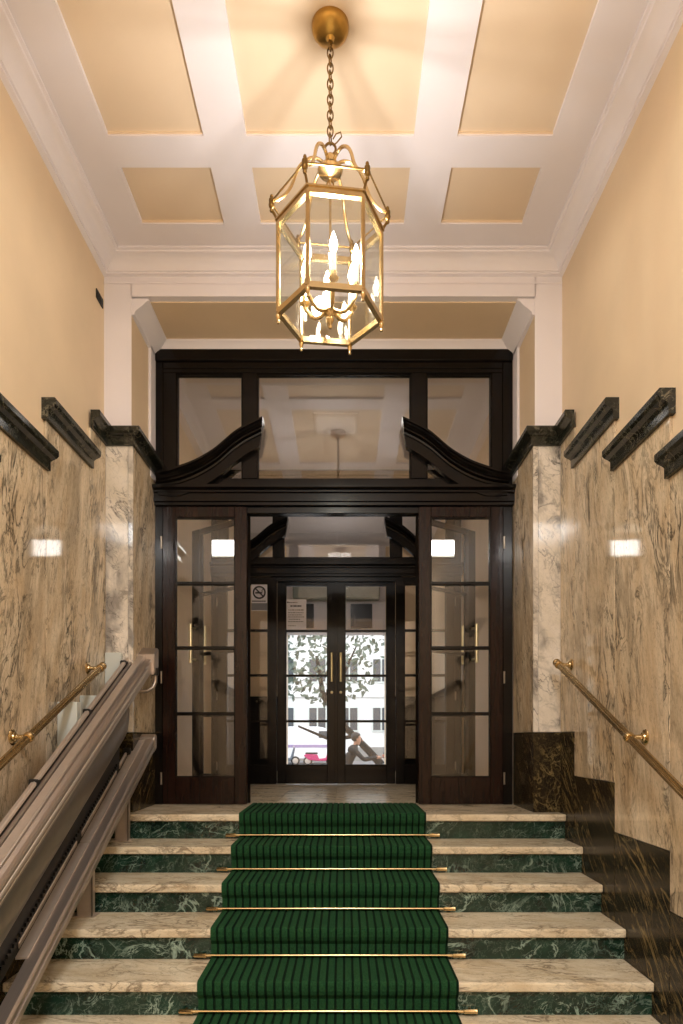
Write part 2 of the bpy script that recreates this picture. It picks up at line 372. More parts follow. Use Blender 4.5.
# ------------------------------------------------------------------ door screens
FC = -.083                                   # centre of the screens
ROWS = [1.64, 1.15, .67, .18, -.29]          # glazing rows
HEADZ = 1.718
def glazed(parent, x0, x1, y0, y1, sub, rows=ROWS, stile=.092, top=HEADZ, bot=LAND+.004, mat='wood', brass=None):
    """stiles, rails, bars and panes of a glazed leaf; sub: part that carries bars and panes"""
    m = M[mat]; gx0, gx1 = x0+stile, x1-stile
    if sub:
        q = NB()
        for a in ((x0, gx0, bot, top), (gx1, x1, bot, top), (gx0, gx1, rows[0], top), (gx0, gx1, bot, rows[-1])): box(q, a[0], a[1], y0, y1, a[2], a[3])
        parent = obj(sub, bev(q, .004), m, parent)
    else:
        for a, c in ((x0, gx0), (gx1, x1)): obj('stile', bbox(a, c, y0, y1, bot, top, w=.004), m, parent)
        obj('top_rail', bbox(gx0, gx1, y0, y1, rows[0], top, w=.004), m, parent)
        obj('bottom_rail', bbox(gx0, gx1, y0, y1, bot, rows[-1], w=.004), m, parent)
    ym = (y0+y1)/2
    b = NB(); t = .007
    for s in (-1, 1):
        yy = sorted((ym+s*.004, ym+s*.017))
        box(b, gx0, gx0+t, yy[0], yy[1], rows[-1], rows[0]); box(b, gx1-t, gx1, yy[0], yy[1], rows[-1], rows[0])
        box(b, gx0+t, gx1-t, yy[0], yy[1], rows[0]-t, rows[0]); box(b, gx0+t, gx1-t, yy[0], yy[1], rows[-1], rows[-1]+t)
    obj('glazing_bead', b, M['wood'], parent)
    for z in rows[1:-1]: obj('glazing_bar', bbox(gx0, gx1, ym-.016, ym+.016, z-.013, z+.013, w=.005), M['wood'], parent)
    for a, c in zip(rows, rows[1:]):
        obj('pane', bbox(gx0, gx1, ym-.003, ym+.003, c+.002, a-.002), M['glass'], parent)
def pediment(side, F, parent):
    """one S-curved broken pediment: moulded crest on top of a plain band"""
    top = [(1.29, 1.93), (1.213, 1.947), (1.132, 1.975), (1.027, 2.010), (.94, 2.054), (.849, 2.112), (.775, 2.178), (.715, 2.230), (.640, 2.277), (.507, 2.337)]
    pts = []
    for a, c in zip(top, top[1:]):
        for s in range(4): pts.append((a[0]+(c[0]-a[0])*s/4, a[1]+(c[1]-a[1])*s/4))
    pts.append(top[-1])
    for it in range(3): pts = [pts[0]]+[((a[0]+2*q[0]+c[0])/4, (a[1]+2*q[1]+c[1])/4) for a, q, c in zip(pts, pts[1:], pts[2:])]+[pts[-1]]
    def strip(prof):                        # prof: closed (drop, forward)
        b = NB(); rings = []
        for i, p in enumerate(pts):
            k_ = min(1, i/8); n = Vector((.18*max(0, i-len(pts)+7)/6, -(.72+.28*k_)))
            rings.append([b.verts.new((FC+side*(p[0]+n.x*d), F-f, p[1]+n.y*d)) for d, f in prof])
        k = len(prof)
        for a, c in zip(rings, rings[1:]):
            for j in range(k): b.faces.new((a[j], a[(j+1) % k], c[(j+1) % k], c[j]))
        b.faces.new(rings[0]); b.faces.new(rings[-1][::-1]); bmesh.ops.recalc_face_normals(b, faces=b.faces); return b
    pd = obj('pediment', strip([(.095, -.01), (.095, .05), (.19, .05), (.19, -.01)]), M['wood'], parent)
    obj('crest_moulding', strip([(0, -.01), (0, .125), (.016, .125), (.020, .104), (.026, .104), (.034, .112), (.040, .104), (.052, .084), (.060, .080), (.066, .094), (.078, .096), (.084, .088), (.086, .066), (.1, .062), (.1, -.01)]), M['wood'], pd, True)
def screen(name, F, label, sidelabels):
    s = thing(name, (FC, F, LAND), label=label, cat='door screen', kind='structure')
    B = F+.09
    L, R_ = FC-1.337, FC+1.337
    obj('jamb', bbox(L, FC-1.265, F, B, LAND, 2.90, w=.004), M['wood'], s); obj('jamb', bbox(FC+1.265, R_, F, B, LAND, 2.90, w=.004), M['wood'], s)
    obj('head', bbox(FC-1.265, FC+1.265, F, B, 2.75, 2.90, w=.004), M['wood'], s)
    obj('head_moulding', bbox(L, R_, F-.02, F, 2.80, 2.90, w=.006), M['wood'], s)
    tr = [(-1.167, -.676), (-.564, .5815), (.7006, 1.184)]
    zt, zb = 2.722, 1.932
    # stiles of the transom light
    for a, c in ((-1.265, -1.167), (-.676, -.564), (.5815, .7006), (1.184, 1.265)):
        obj('mullion', bbox(FC+a, FC+c, F+.006, B, zb, zt, w=.004), M['wood'], s)
    obj('transom_top_rail', bbox(FC-1.265, FC+1.265, F+.006, B, zt, 2.75, w=.003), M['wood'], s)
    obj('transom_bottom_rail', bbox(FC-1.265, FC+1.265, F+.006, B, 1.86, zb, w=.004), M['wood'], s)
    cuts = [tr[0], tr[2]]+([tr[1]] if F == FR else [(tr[1][0], .007), (.011, tr[1][1])])
    for a, c in cuts: obj('transom_pane', bbox(FC+a, FC+c, F+.045, F+.051, zb, zt), M['plate_glass'], s)
    for a, c in tr:
        b = NB(); t = .009
        for y0 in (F+.026, F+.054):
            box(b, FC+a, FC+a+t, y0, y0+.016, zb, zt); box(b, FC+c-t, FC+c, y0, y0+.016, zb, zt)
            box(b, FC+a+t, FC+c-t, y0, y0+.016, zt-t, zt); box(b, FC+a+t, FC+c-t, y0, y0+.016, zb, zb+t)
        obj('glazing_bead', b, M['wood'], s)
    # moulded cross bar under the transom light
    cb = NB(); prism(cb, [(0, 1.725), (-.025, 1.725), (-.025, 1.745), (-.04, 1.75), (-.04, 1.805), (-.055, 1.812), (-.055, 1.825), (-.085, 1.838), (-.085, 1.858), (-.03, 1.872), (0, 1.872), (.09, 1.872), (.09, 1.725)],
          lambda u, v: (L-.006, F+u, v), lambda u, v: (R_+.006, F+u, v)); obj('cross_bar', cb, M['wood'], s)
    obj('door_head', bbox(FC-.70, FC+.70, F+.006, B, HEADZ-.045, 1.725, w=.004), M['wood'], s)
    for side in (-1, 1): pediment(side, F, s)
    for side in (-1, 1):
        a, c = sorted((FC+side*.637, FC+side*1.263))
        glazed(s, a, c, F-.012, F+.04, 'sidelight', mat='wood_red' if F == FR else 'wood')
        for z in (1.45, .45, -.3):
            b = NB(); tube(b, [(FC+side*1.272, F-.016, z-.045), (FC+side*1.272, F-.016, z+.045)], .007, 8); obj('hinge', b, M['steel_dark'], s, True)
    return s
door_1 = screen('door_1', FR, 'dark wooden door screen with curved pediment nearest the stairs', '')
door_2 = screen('door_2', FI, 'second dark wooden door screen farther back behind the vestibule', '')

def pull(parent, x, y, s, z0=.60, z1=.91, ax='y'):
    """brass pull handle standing off a door face by s (signed, along y)"""
    b = NB(); tube(b, [(x, y, z0+.03), (x, y+s*.6, z0+.03), (x, y+s, z0+.03)], .008, 8); tube(b, [(x, y, z1-.03), (x, y+s*.6, z1-.03), (x, y+s, z1-.03)], .008, 8)
    tube(b, [(x, y+s, z0), (x, y+s, (z0+z1)/2), (x, y+s, z1)], .014, 10); return obj('pull_handle', b, M['brass_pale'], parent, True)
def leaf(name, hx, hy, side, ang, label):
    """glazed door leaf built in place (hinge at hx, hy) and then turned about its hinge"""
    d = thing(name, (hx, hy, LAND+.004), label=label, cat='door', kind='structure')
    x0, x1 = sorted((hx, hx+side*.632))
    glazed(d, x0, x1, hy-.02, hy+.025, None, top=HEADZ-.048)
    fx = hx+side*(.632-.046)
    pull(d, fx, hy-.02, -.05); pull(d, fx, hy+.025, .05)
    b = NB(); lathe(b, [(.001, 0), (.016, 0), (.016, -.008), (.009, -.012), (.001, -.013)], (fx, hy-.02, .49), 'y', 14); obj('lock_escutcheon', b, M['brass_pale'], d, True)
    obj('kick_plate', bbox(x0+.1, x1-.1, hy-.023, hy-.02, LAND+.05, LAND+.13), M['wood'], d)
    if name == 'door_6': obj('astragal', bbox(x0-.018, x0+.014, hy-.032, hy-.02, LAND+.01, HEADZ-.06, w=.003), M['wood'], d)
    d.rotation_euler.z = ang; return d
HO = .637
leaf('door_3', FC-HO+.004, FR+.065, 1, math.radians(142), 'open glazed door leaf folded back behind the left sidelight')
leaf('door_4', FC+HO-.004, FR+.065, -1, -math.radians(142), 'open glazed door leaf folded back behind the right sidelight')
leaf('door_5', FC-HO+.003, FI+.05, 1, 0, 'left closed glazed door leaf of the farther screen, with taped notice')
leaf('door_6', FC+HO-.003, FI+.05, -1, 0, 'right closed glazed door leaf of the farther screen, beside the notice door')
# paper notice and no-smoking sign on the farther screen
nt_ = thing('paper_notice', (-.53, FI+.02, 1.16), label='white printed paper notice stuck inside the door glass', cat='notice')
paper = plain('notice_paper', '#F1EFF8', .7, 0, .02); ink = plain('printed_ink', '#3A3844', .7)
obj('sheet', bbox(-.625, -.405, FI+.036, FI+.038, 1.165, 1.49), paper, nt_)
b = NB(); box(b, -.61, -.595, FI+.0345, FI+.036, 1.45, 1.465)
for i, (a, c, z, h) in enumerate(((-.59, -.50, 1.455, .008), (-.575, -.455, 1.418, .016), (-.60, -.43, 1.375, .008), (-.60, -.435, 1.345, .006), (-.60, -.45, 1.322, .006), (-.60, -.43, 1.300, .006), (-.59, -.47, 1.275, .006), (-.60, -.44, 1.25, .006), (-.60, -.52, 1.205, .006))):
    x = a
    while x < c:
        w = .010+.018*random.random(); box(b, x, min(x+w, c), FI+.0345, FI+.036, z-h/2, z+h/2); x += w+.006
obj('printed_lines', b, ink, nt_, kind='stuff')
ns = thing('no_smoking_sign', (-.90, FI-.01, 1.36), label='white no-smoking sign on the narrow side glass of the farther screen', cat='sign')
zs = 1.555; xsn = -.905
obj('plate', bbox(xsn-.085, xsn+.085, FI-.004, FI+.001, 1.36, 1.66), paper, ns)
b = NB(); tube(b, [(xsn+.062*math.cos(2*PI*i/24), FI-.005, zs+.062*math.sin(2*PI*i/24)) for i in range(24)], .009, 6, True)
tube(b, [(xsn-.044, FI-.006, zs+.044), (xsn+.044, FI-.006, zs-.044)], .008, 6); obj('prohibition_ring', b, ink, ns)
b = NB(); box(b, xsn-.042, xsn+.03, FI-.0065, FI-.004, zs-.012, zs+.004); tube(b, [(xsn+.034, FI-.005, zs+.004), (xsn+.026, FI-.005, zs+.02), (xsn+.042, FI-.005, zs+.034)], .004, 5); obj('cigarette', b, ink, ns)
b = NB(); x = xsn-.075
while x < xsn+.07: box(b, x, x+.016, FI-.0055, FI-.004, 1.455, 1.468); x += .021
obj('printed_lines', b, ink, ns, kind='stuff')
obj('grey_footer', bbox(xsn-.085, xsn+.085, FI-.0052, FI-.004, 1.365, 1.44), plain('grey_print', '#8D8F98', .7), ns)
# box lights behind the sidelights
for side, txt in ((-1, 'left'), (1, 'right')):
    x0, x1 = sorted((FC+side*.66, FC+side*.93))
    bl = thing('box_light', ((x0+x1)/2, FR+.2, 1.36), label='small white lit box lamp behind the top pane of the %s sidelight' % txt, cat='lamp', group='box lamps behind the sidelights')
    obj('housing', bbox(x0, x1, FR+.14, FR+.17, 1.385, 1.515, w=.004), M['white_plastic'], bl)
    obj('diffuser', bbox(x0+.01, x1-.01, FR+.11, FR+.14, 1.395, 1.505, w=.006), M['box_light'], bl)

# ------------------------------------------------------------------ stair carpet and rods
CW0, CW1 = -.679, .531
def carpet_path(t):
    P = [(FR+.03, LAND+t)]
    for k in range(7):
        z = LAND-k*RI; y = NOSE-k*RUN; zl = z-RI
        P += [(y+.012, z+t), (y+.002, z+t-.001), (y-t*.7, z+t*.5), (y-t, z-.008), (y-t+.001, z-.035), (y-t+.008, z-.055), (y+.03-t, z-.08), (y+.03-t, zl+t+.008), (y+.028-t, zl+t)]
    return P[:-1]
b = NB(); NR = 30; w = (CW1-CW0)/NR
cols = []
for i in range(NR):
    x = CW0+i*w; g = w*.30
    cols += [(x, .008, 0), (x+w-g, .008, 1), (x+w-g+.001, .004, 1), (x+w-.001, .004, 0)]
cols.append((CW1, .008, 0))
P1, P2 = carpet_path(.011), carpet_path(.006); grid = []
for x, h, _ in cols:
    P = P1 if h > .006 else P2; grid.append([b.verts.new((x, y, z)) for y, z in P])
for i in range(len(cols)-1):
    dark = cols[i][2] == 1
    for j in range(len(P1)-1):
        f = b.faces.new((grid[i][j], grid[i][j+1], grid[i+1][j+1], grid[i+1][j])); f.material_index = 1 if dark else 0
P0 = carpet_path(.001)
for gi, x in ((0, CW0), (-1, CW1)):
    low = [b.verts.new((x, y, z)) for y, z in P0]
    for j in range(len(P0)-1): b.faces.new((grid[gi][j], grid[gi][j+1], low[j+1], low[j]))
bmesh.ops.recalc_face_normals(b, faces=b.faces)
obj('stair_carpet', b, [M['carpet'], M['carpet_dark']], None, label='green ribbed carpet runner laid down the middle of the marble stairs', cat='carpet')
names = ['topmost brass stair rod across the carpet, just below the landing', 'second brass stair rod from the top of the carpet', 'third brass stair rod from the top, middle of the five in view', 'fourth brass stair rod from the top of the carpet', 'fifth brass stair rod from the top, at the foot of the picture', 'lowest-but-one brass stair rod, below the picture edge']
for k in range(6):
    z = LAND-(k+1)*RI+.026; y = NOSE-k*RUN+.006
    r = thing('stair_rod', (CX, y, z-.026), label=names[k], cat='stair rod', group='brass rods holding the stair carpet')
    b = NB(); tube(b, [(CW0-.035, y, z), (CX, y, z), (CW1+.035, y, z)], .0075, 10); obj('rod', b, M['brass'], r, True)
    for s, x in ((-1, CW0-.055), (1, CW1+.055)):
        b = NB(); lathe(b, [(.001, -.035), (.007, -.033), (.011, -.028), (.011, .022), (.013, .026), (.013, .032), (.001, .034)], (x, y, z), 'x', 12); obj('end_bracket', b, M['brass'], r, True)
        b = NB(); box(b, x-.006, x+.006, y, NOSE-k*RUN+.031, z-.008, z+.008); obj('fixing_lug', b, M['brass_old'], r)

# ------------------------------------------------------------------ handrails
def handrail(side, label):
    wx = MR if side > 0 else ML; x = wx-side*.08
    h = thing('handrail', (x, 3.3, -.3), label=label, cat='handrail', group='brass handrails on the marble walls')
    p0, p1 = Vector((x, 4.36 if side > 0 else 4.25, .478 if side > 0 else .445)), Vector((x, 3.26, .004)); d = (p1-p0).normalized(); p2 = p0+d*2.15
    b = NB(); n = 16; rings = []
    up = Vector((0, d.z, -d.y)) if d.y < 0 else Vector((0, -d.z, d.y)); sx = Vector((1, 0, 0))
    for t in (0.0, 1.0):
        c = p0.lerp(p2, t); rings.append([b.verts.new(c+(sx*math.cos(2*PI*i/(2*n))+up*math.sin(2*PI*i/(2*n)))*(.0195 if i % 2 else .0168)) for i in range(2*n)])
    for i in range(2*n): b.faces.new((rings[0][i], rings[0][(i+1) % (2*n)], rings[1][(i+1) % (2*n)], rings[1][i]))
    b.faces.new(rings[0][::-1]); b.faces.new(rings[1]); bmesh.ops.recalc_face_normals(b, faces=b.faces)
    obj('reeded_rail', b, M['brass'], h)
    b = NB(); ball(b, p0-d*.01, .025); obj('end_ball', b, M['brass'], h, True)
    b = NB(); ball(b, p2, .029); obj('end_ball', b, M['brass'], h, True)
    for q in (p0+d*.035, p1, p0+d*2.05):
        br = NB(); s = -side
        lathe(br, [(.001, 0), (.038, 0), (.04, .004), (.036, .009), (.024, .012), (.022, .018), (.014, .022), (.011, .04), (.013, .052), (.011, .06), (.011, .075)], (0,0,0), 'x', 18)
        for v in br.verts: v.co = Vector((wx+s*v.co.x, q.y+v.co.y, q.z+v.co.z))
        bmesh.ops.recalc_face_normals(br, faces=br.faces)
        bo = obj('bracket', br, M['brass'], h, True)
        cb = NB(); tube(cb, [q-d*.018, q-d*.012, q, q+d*.012, q+d*.018], [.021, .025, .027, .025, .021], 16); obj('collar', cb, M['brass'], bo, True)
handrail(1, 'reeded brass handrail on the right marble wall'); handrail(-1, 'reeded brass handrail on the left marble wall behind the stair lift')

# small black plate high on the left wall
vp = thing('wall_plate', (WL+.005, 4.46, 2.83), label='small black vent plate high on the cream left wall', cat='vent')
obj('plate', bbox(WL, WL+.008, 4.40, 4.52, 2.84, 2.90, w=.002), M['black'], vp)
for i in range(4): obj('slot_rib', bbox(WL+.008, WL+.012, 4.415+i*.025, 4.425+i*.025, 2.85, 2.89), M['black'], vp)

# ------------------------------------------------------------------ stair lift
SL = .54; D0 = 4.75
sl = thing('stair_lift', (-1.40, 3.6, LAND-3*RI), label='steel inclined stair lift with twin rails along the left side of the stairs', cat='stair lift')
def along(poly, y0, y1, mat, name, parent=sl, w=0, smooth=False):
    b = NB(); prism(b, poly, lambda u, v: (-u, y0, v+SL*(y0-D0)), lambda u, v: (-u, y1, v+SL*(y1-D0)))
    if w: bev(b, w)
    return obj(name, b, M[mat], parent, smooth)
Y0 = 2.25
# upper beam
ub = along([(1.405, .60), (1.405, .607), (1.36, .61), (1.354, .606), (1.352, .594), (1.335, .586), (1.318, .585), (1.312, .575), (1.312, .50), (1.33, .482), (1.40, .482)], Y0, 4.70, 'steel', 'upper_beam')
along([(1.455, .628), (1.455, .645), (1.438, .648), (1.432, .64), (1.432, .628)], Y0+.2, 4.62, 'alu', 'guide_strip', ub)
along([(1.428, .59), (1.428, .618), (1.415, .62), (1.41, .612), (1.41, .59)], Y0, 4.66, 'steel', 'guide_strip', ub)
along([(1.455, .56), (1.455, .60), (1.40, .60), (1.40, .56)], Y0, 4.6, 'black', 'guide_channel', ub)
along([(1.412, .485), (1.412, .622), (1.30, .622), (1.292, .612), (1.292, .49), (1.30, .478), (1.40, .478)], 4.66, 4.76, 'steel', 'beam_end_cap', w=.004)
b = NB(); tube(b, [(-1.30, 4.70, .47), (-1.30, 4.71, .43), (-1.302, 4.71, .385), (-1.315, 4.70, .345), (-1.345, 4.67, .32), (-1.39, 4.62, .315), (-1.43, 4.58, .318)], .013, 10); obj('bent_handle', b, M['steel'], sl, True)
b = NB(); lathe(b, [(.001, 0), (.024, 0), (.026, .01), (.022, .05), (.001, .055)], (-1.30, 4.70, .43), 'z', 14); obj('grip_collar', b, M['black'], sl, True)
along([(1.404, .605), (1.404, .611), (1.360, .614), (1.357, .608)], Y0, 4.66, 'alu', 'top_strip', ub)
# folded platform hanging from the upper beam
pn = along([(1.345, .50), (1.312, .51), (1.306, .49), (1.307, .44), (1.311, .40), (1.320, .355), (1.338, .318), (1.358, .298), (1.38, .296), (1.38, .50)], Y0, 4.16, 'steel_dark', 'folded_platform', smooth=True)
along([(1.314, .565), (1.309, .56), (1.306, .548), (1.314, .543)], Y0, 4.55, 'alu', 'trim_strip', pn)
along([(1.314, .53), (1.310, .525), (1.314, .515)], Y0, 4.3, 'alu', 'trim_strip', pn)
# dark drive housing with rack teeth
dh = along([(1.46, .0), (1.46, .42), (1.40, .42), (1.40, .36), (1.43, .30), (1.435, .0)], Y0, 4.36, 'black', 'drive_housing')
b = NB(); y = Y0
while y < 4.3:
    z = SL*(y-D0); box(b, -1.434, -1.424, y, y+.009, z+.065, z+.082); y += .028
o = obj('rack_teeth', b, M['black'], dh, kind='stuff')
along([(1.452, .0), (1.452, .03), (1.436, .03), (1.436, .0)], 4.36, 4.70, 'black', 'drive_strip', dh)
for i, (y, h) in enumerate(((4.50, .05), (4.66, .05))):
    z = SL*(y-D0); obj('drive_bracket', bbox(-1.455, -1.41, y, y+.03, z+.02, z+.02+h, w=.004), M['black'], dh)
# lower rail
lr = along([(1.375, -.02), (1.375, .018), (1.318, .022), (1.308, .012), (1.306, -.005), (1.318, -.01), (1.318, -.026), (1.306, -.03), (1.306, -.062), (1.314, -.07), (1.375, -.07)], Y0, 4.72, 'steel', 'lower_rail')
def strip_gap(y0, y1):
    along([(1.42, .014), (1.42, .024), (1.366, .028), (1.366, .018)], y0, y1, 'alu', 'cover_strip', lr)
    along([(1.444, .012), (1.444, .038), (1.436, .04), (1.43, .034), (1.43, .012)], y0+.06, y1, 'alu', 'edge_flange', lr)
strip_gap(2.95, 3.66); strip_gap(3.672, 4.30); strip_gap(4.302, 4.68)
along([(1.44, -.072), (1.44, .03), (1.312, .03), (1.302, .02), (1.302, -.068), (1.31, -.074)], 4.70, 4.75, 'steel', 'rail_end_cap', w=.004)
# posts
for (y, k) in ((4.36, 1), (3.74, 3)):
    zt = -.06+SL*(y-D0); zf = LAND-k*RI
    po = obj('rail_post', bbox(-1.455, -1.375, y-.025, y+.035, zf, zt, w=.004), M['alu'], sl)
    obj('post_edge', bbox(-1.375, -1.367, y-.03, y-.02, zf, zt-.01), M['steel_dark'], po)
    obj('foot_plate', bbox(-1.48, -1.355, y-.03, min(y+.05, NOSE-k*RUN+RUN+.029), zf, zf+.008, w=.002), M['alu'], po)
for (y, zt, hh) in ((4.55, .566, 1), (3.80, .20, 1), (4.12, .255, .3)):
    obj('wall_post', bbox(-1.584, -1.475, y-.03, y+.03, zt-.34, zt, w=.004), M['white_plastic'], sl)
for y in (4.5, 3.86, 3.2):
    z = .61+SL*(y-D0); b = NB(); box(b, -1.47, -1.43, y-.025, y+.025, z-.03, z+.035); obj('clamp', bev(b, .006), M['black'], sl)

# ------------------------------------------------------------------ lantern
LX, LY = -.062, 3.08
LS = 1.027
def lobj(name, bm, mat, parent=None, smooth=False, **kw):
    for v in bm.verts: v.co = Vector((LX+(v.co.x-LX)*LS, LY+(v.co.y-LY)*LS, 1.90+(v.co.z-1.85)*LS))
    return obj(name, bm, mat, parent, smooth, **kw)
ln = thing('hanging_lantern', (LX, LY, 1.80), label='hexagonal brass and glass lantern hanging on a chain from the ceiling', cat='lantern')
ROT = math.radians(7.5)
def hv(i, r, z): a = ROT+PI/3*i; return Vector((LX+r*math.cos(a), LY+r*math.sin(a), z))
ZT, ZB, RH, ZR = 2.238, 1.85, .228, 2.325
CZ = CE+.022
b = NB(); lathe(b, [(.001, CZ-.075), (.012, CZ-.074), (.016, CZ-.066), (.02, CZ-.058), (.055, CZ-.05), (.074, CZ-.036), (.078, CZ-.03), (.081, CZ-.026), (.084, CZ-.012), (.084, CZ)], (LX, LY, 0), 'z', 32); obj('canopy', b, M['canopy_brass'], ln, True)
def hexbar(z0, z1, r0, r1, name, mat):
    b = NB(); prof = [(r0, z0), (r1, z0), (r1, z1), (r0, z1)]
    rings = [[b.verts.new(hv(i, r, z)) for r, z in prof] for i in range(6)]
    for i in range(6):
        a, c = rings[i], rings[(i+1) % 6]
        for j in range(4): b.faces.new((a[j], a[(j+1) % 4], c[(j+1) % 4], c[j]))
    bmesh.ops.recalc_face_normals(b, faces=b.faces); return lobj(name, b, M[mat], ln)
tf = hexbar(ZT-.012, ZT+.012, RH-.016, RH+.008, 'top_frame', 'brass'); hexbar(ZT+.012, ZT+.02, RH-.006, RH+.014, 'top_lip', 'brass')
bf = hexbar(ZB-.01, ZB+.014, RH-.016, RH+.008, 'bottom_frame', 'brass')
b = NB(); tube(b, [hv(i, .260, ZR) for i in range(6)]*1, .0045, 6, True); lobj('upper_ring', b, M['brass_old'], ln)
for i in range(6):
    b = NB(); tube(b, [hv(i, RH, ZB), hv(i, RH, (ZB+ZT)/2), hv(i, RH, ZT)], .0095, 8); po = lobj('corner_post', b, M['brass'], ln, True)
    b = NB(); c = hv(i, RH, ZB); lathe(b, [(.001, -.05), (.006, -.047), (.007, -.04), (.004, -.034), (.008, -.026), (.011, -.018), (.011, -.01), (.006, 0)], c, 'z', 10); lobj('finial', b, M['brass'], po, True)
    b = NB(); tube(b, [hv(i, RH, ZT), hv(i, .24, ZT+.03), hv(i, .256, ZR-.03)], .006, 6); obj_ = lobj('corner_strut', b, M['brass_old'], po, True)
    b = NB(); c = hv(i, .256, ZR-.05); lathe(b, [(.001, .006), (.007, .009), (.009, .016), (.005, .022), (.011, .028), (.014, .04), (.011, .05), (.013, .056), (.012, .064), (.005, .070), (.008, .076), (.006, .082), (.001, .084)], c, 'z', 10); lobj('corner_finial', b, M['brass_old'], po, True)
    # pane with bevelled edge (thin, raised middle)
    b = NB(); p0, p1 = hv(i, RH-.004, 0), hv(i+1, RH-.004, 0); e = (p1-p0).normalized(); n = Vector((e.y, -e.x, 0)); ins = .012
    def P(s, z, o): q = p0+e*s+n*o; return (q.x, q.y, z)
    Lg = (p1-p0).length
    outer = [P(.008, ZB+.012, 0), P(Lg-.008, ZB+.012, 0), P(Lg-.008, ZT-.012, 0), P(.008, ZT-.012, 0)]
    inner = [P(.022, ZB+.028, .003), P(Lg-.022, ZB+.028, .003), P(Lg-.022, ZT-.028, .003), P(.022, ZT-.028, .003)]
    back = [P(.008, ZB+.012, -.001), P(Lg-.008, ZB+.012, -.001), P(Lg-.008, ZT-.012, -.001), P(.008, ZT-.012, -.001)]
    O = [b.verts.new(p) for p in outer]; I = [b.verts.new(p) for p in inner]; Bk = [b.verts.new(p) for p in back]
    b.faces.new(I); b.faces.new(Bk[::-1])
    for k in range(4): b.faces.new((O[k], O[(k+1) % 4], I[(k+1) % 4], I[k])); b.faces.new((Bk[k], Bk[(k+1) % 4], O[(k+1) % 4], O[k]))
    bmesh.ops.recalc_face_normals(b, faces=b.faces); lobj('pane', b, M['lantern_glass'], ln)
    # crown arm: up from the hub, over and down in an S to the corner
    prof = [(.018, 2.508), (.034, 2.526), (.055, 2.538), (.08, 2.540), (.108, 2.525), (.135, 2.497), (.152, 2.462), (.163, 2.425), (.178, 2.392), (.20, 2.362), (.225, 2.342), (.245, 2.334), (.260, 2.338)]
    pp = [hv(i, r, z) for r, z in prof]
    for it in range(1):
        q = [pp[0]]
        for a, c in zip(pp, pp[1:]): q += [a.lerp(c, .25), a.lerp(c, .75)]
        pp = q+[pp[-1]]
    b = NB(); tube(b, pp, .0075, 8); lobj('crown_arm', b, M['brass'], ln, True)
b = NB(); lathe(b, [(.001, 2.448), (.008, 2.45), (.01, 2.462), (.05, 2.478), (.056, 2.49), (.048, 2.504), (.03, 2.512), (.02, 2.53), (.022, 2.548), (.015, 2.56), (.001, 2.562)], (LX, LY, 0), 'z', 24); lobj('hub', b, M['brass'], ln, True)
b = NB(); tube(b, [(LX+.024*math.cos(t), LY, 2.586+.026*math.sin(t)) for t in [2*PI*i/16 for i in range(16)]], .0055, 8, True); lobj('top_loop', b, M['brass_old'], ln, True)
z = 2.612; i = 0; zend = (CZ-.07-1.90)/LS+1.85; nl = 13; st_ = (zend-z)/nl
tl = NB()
for i in range(nl):
    zc = z+st_*(i+.5); b = NB(); hl = st_*.5+.0085; wl_ = .0125; pts = []
    for k in range(14):
        a = 2*PI*k/14; u, v = wl_*math.cos(a), hl*math.sin(a)
        pts.append((LX+(u if i % 2 else u*.35), LY+(0 if i % 2 else u*.94), zc+v))
    tube(b, pts, .0034, 6, True); lobj('chain_link', b, M['brass_old'], ln, True)
b = NB(); tube(b, [(LX+.012, LY, 2.60), (LX+.03, LY-.004, 2.612), (LX+.05, LY-.006, 2.635), (LX+.046, LY-.006, 2.655), (LX+.026, LY-.004, 2.65), (LX+.012, LY, 2.63)], .003, 6); lobj('spare_chain_loop', b, M['brass_old'], ln, True)
# inner ring scroll under the crown
b = NB(); tube(b, [(LX+.014*math.cos(t), LY, 2.43+.016*math.sin(t)) for t in [2*PI*i/14 for i in range(14)]], .004, 6, True); lobj('inner_loop', b, M['brass_old'], ln, True)
# candelabra
cn = NB(); lathe(cn, [(.001, 1.795), (.007, 1.798), (.010, 1.806), (.005, 1.815), (.012, 1.824), (.017, 1.836), (.012, 1.85), (.02, 1.862), (.024, 1.876), (.016, 1.89), (.008, 1.905), (.0055, 1.93), (.0055, 2.45)], (LX, LY, 0), 'z', 16); cn = lobj('stem', cn, M['brass'], ln, True)
for k in range(6):
    a = ROT+PI/6+k*PI/3; ca, sa = math.cos(a), math.sin(a)
    def q(r, z): return (LX+r*ca, LY+r*sa, z)
    b = NB(); tube(b, [q(.015, 1.878), q(.03, 1.868), q(.05, 1.858), q(.072, 1.858), q(.092, 1.872), q(.105, 1.89), q(.118, 1.905), q(.122, 1.925)], .0085, 8); ca_ = lobj('candle_arm', b, M['brass'], ln, True)
    b = NB(); lathe(b, [(.001, 1.912), (.006, 1.914), (.009, 1.922), (.02, 1.93), (.023, 1.938), (.016, 1.942), (.013, 1.955), (.015, 1.965), (.001, 1.966)], q(.122, 0), 'z', 14); lobj('drip_cup', b, M['brass'], ca_, True)
    b = NB(); lathe(b, [(.001, 1.962), (.0115, 1.962), (.0115, 2.04), (.001, 2.041)], q(.122, 0), 'z', 12); lobj('candle_sleeve', b, M['white_sleeve'], ca_, True)
    b = NB(); lathe(b, [(.002, 2.04), (.009, 2.046), (.0165, 2.066), (.018, 2.08), (.014, 2.10), (.007, 2.122), (.002, 2.135)], q(.122, 0), 'z', 10); lobj('bulb', b, M['bulb'], ca_, True)

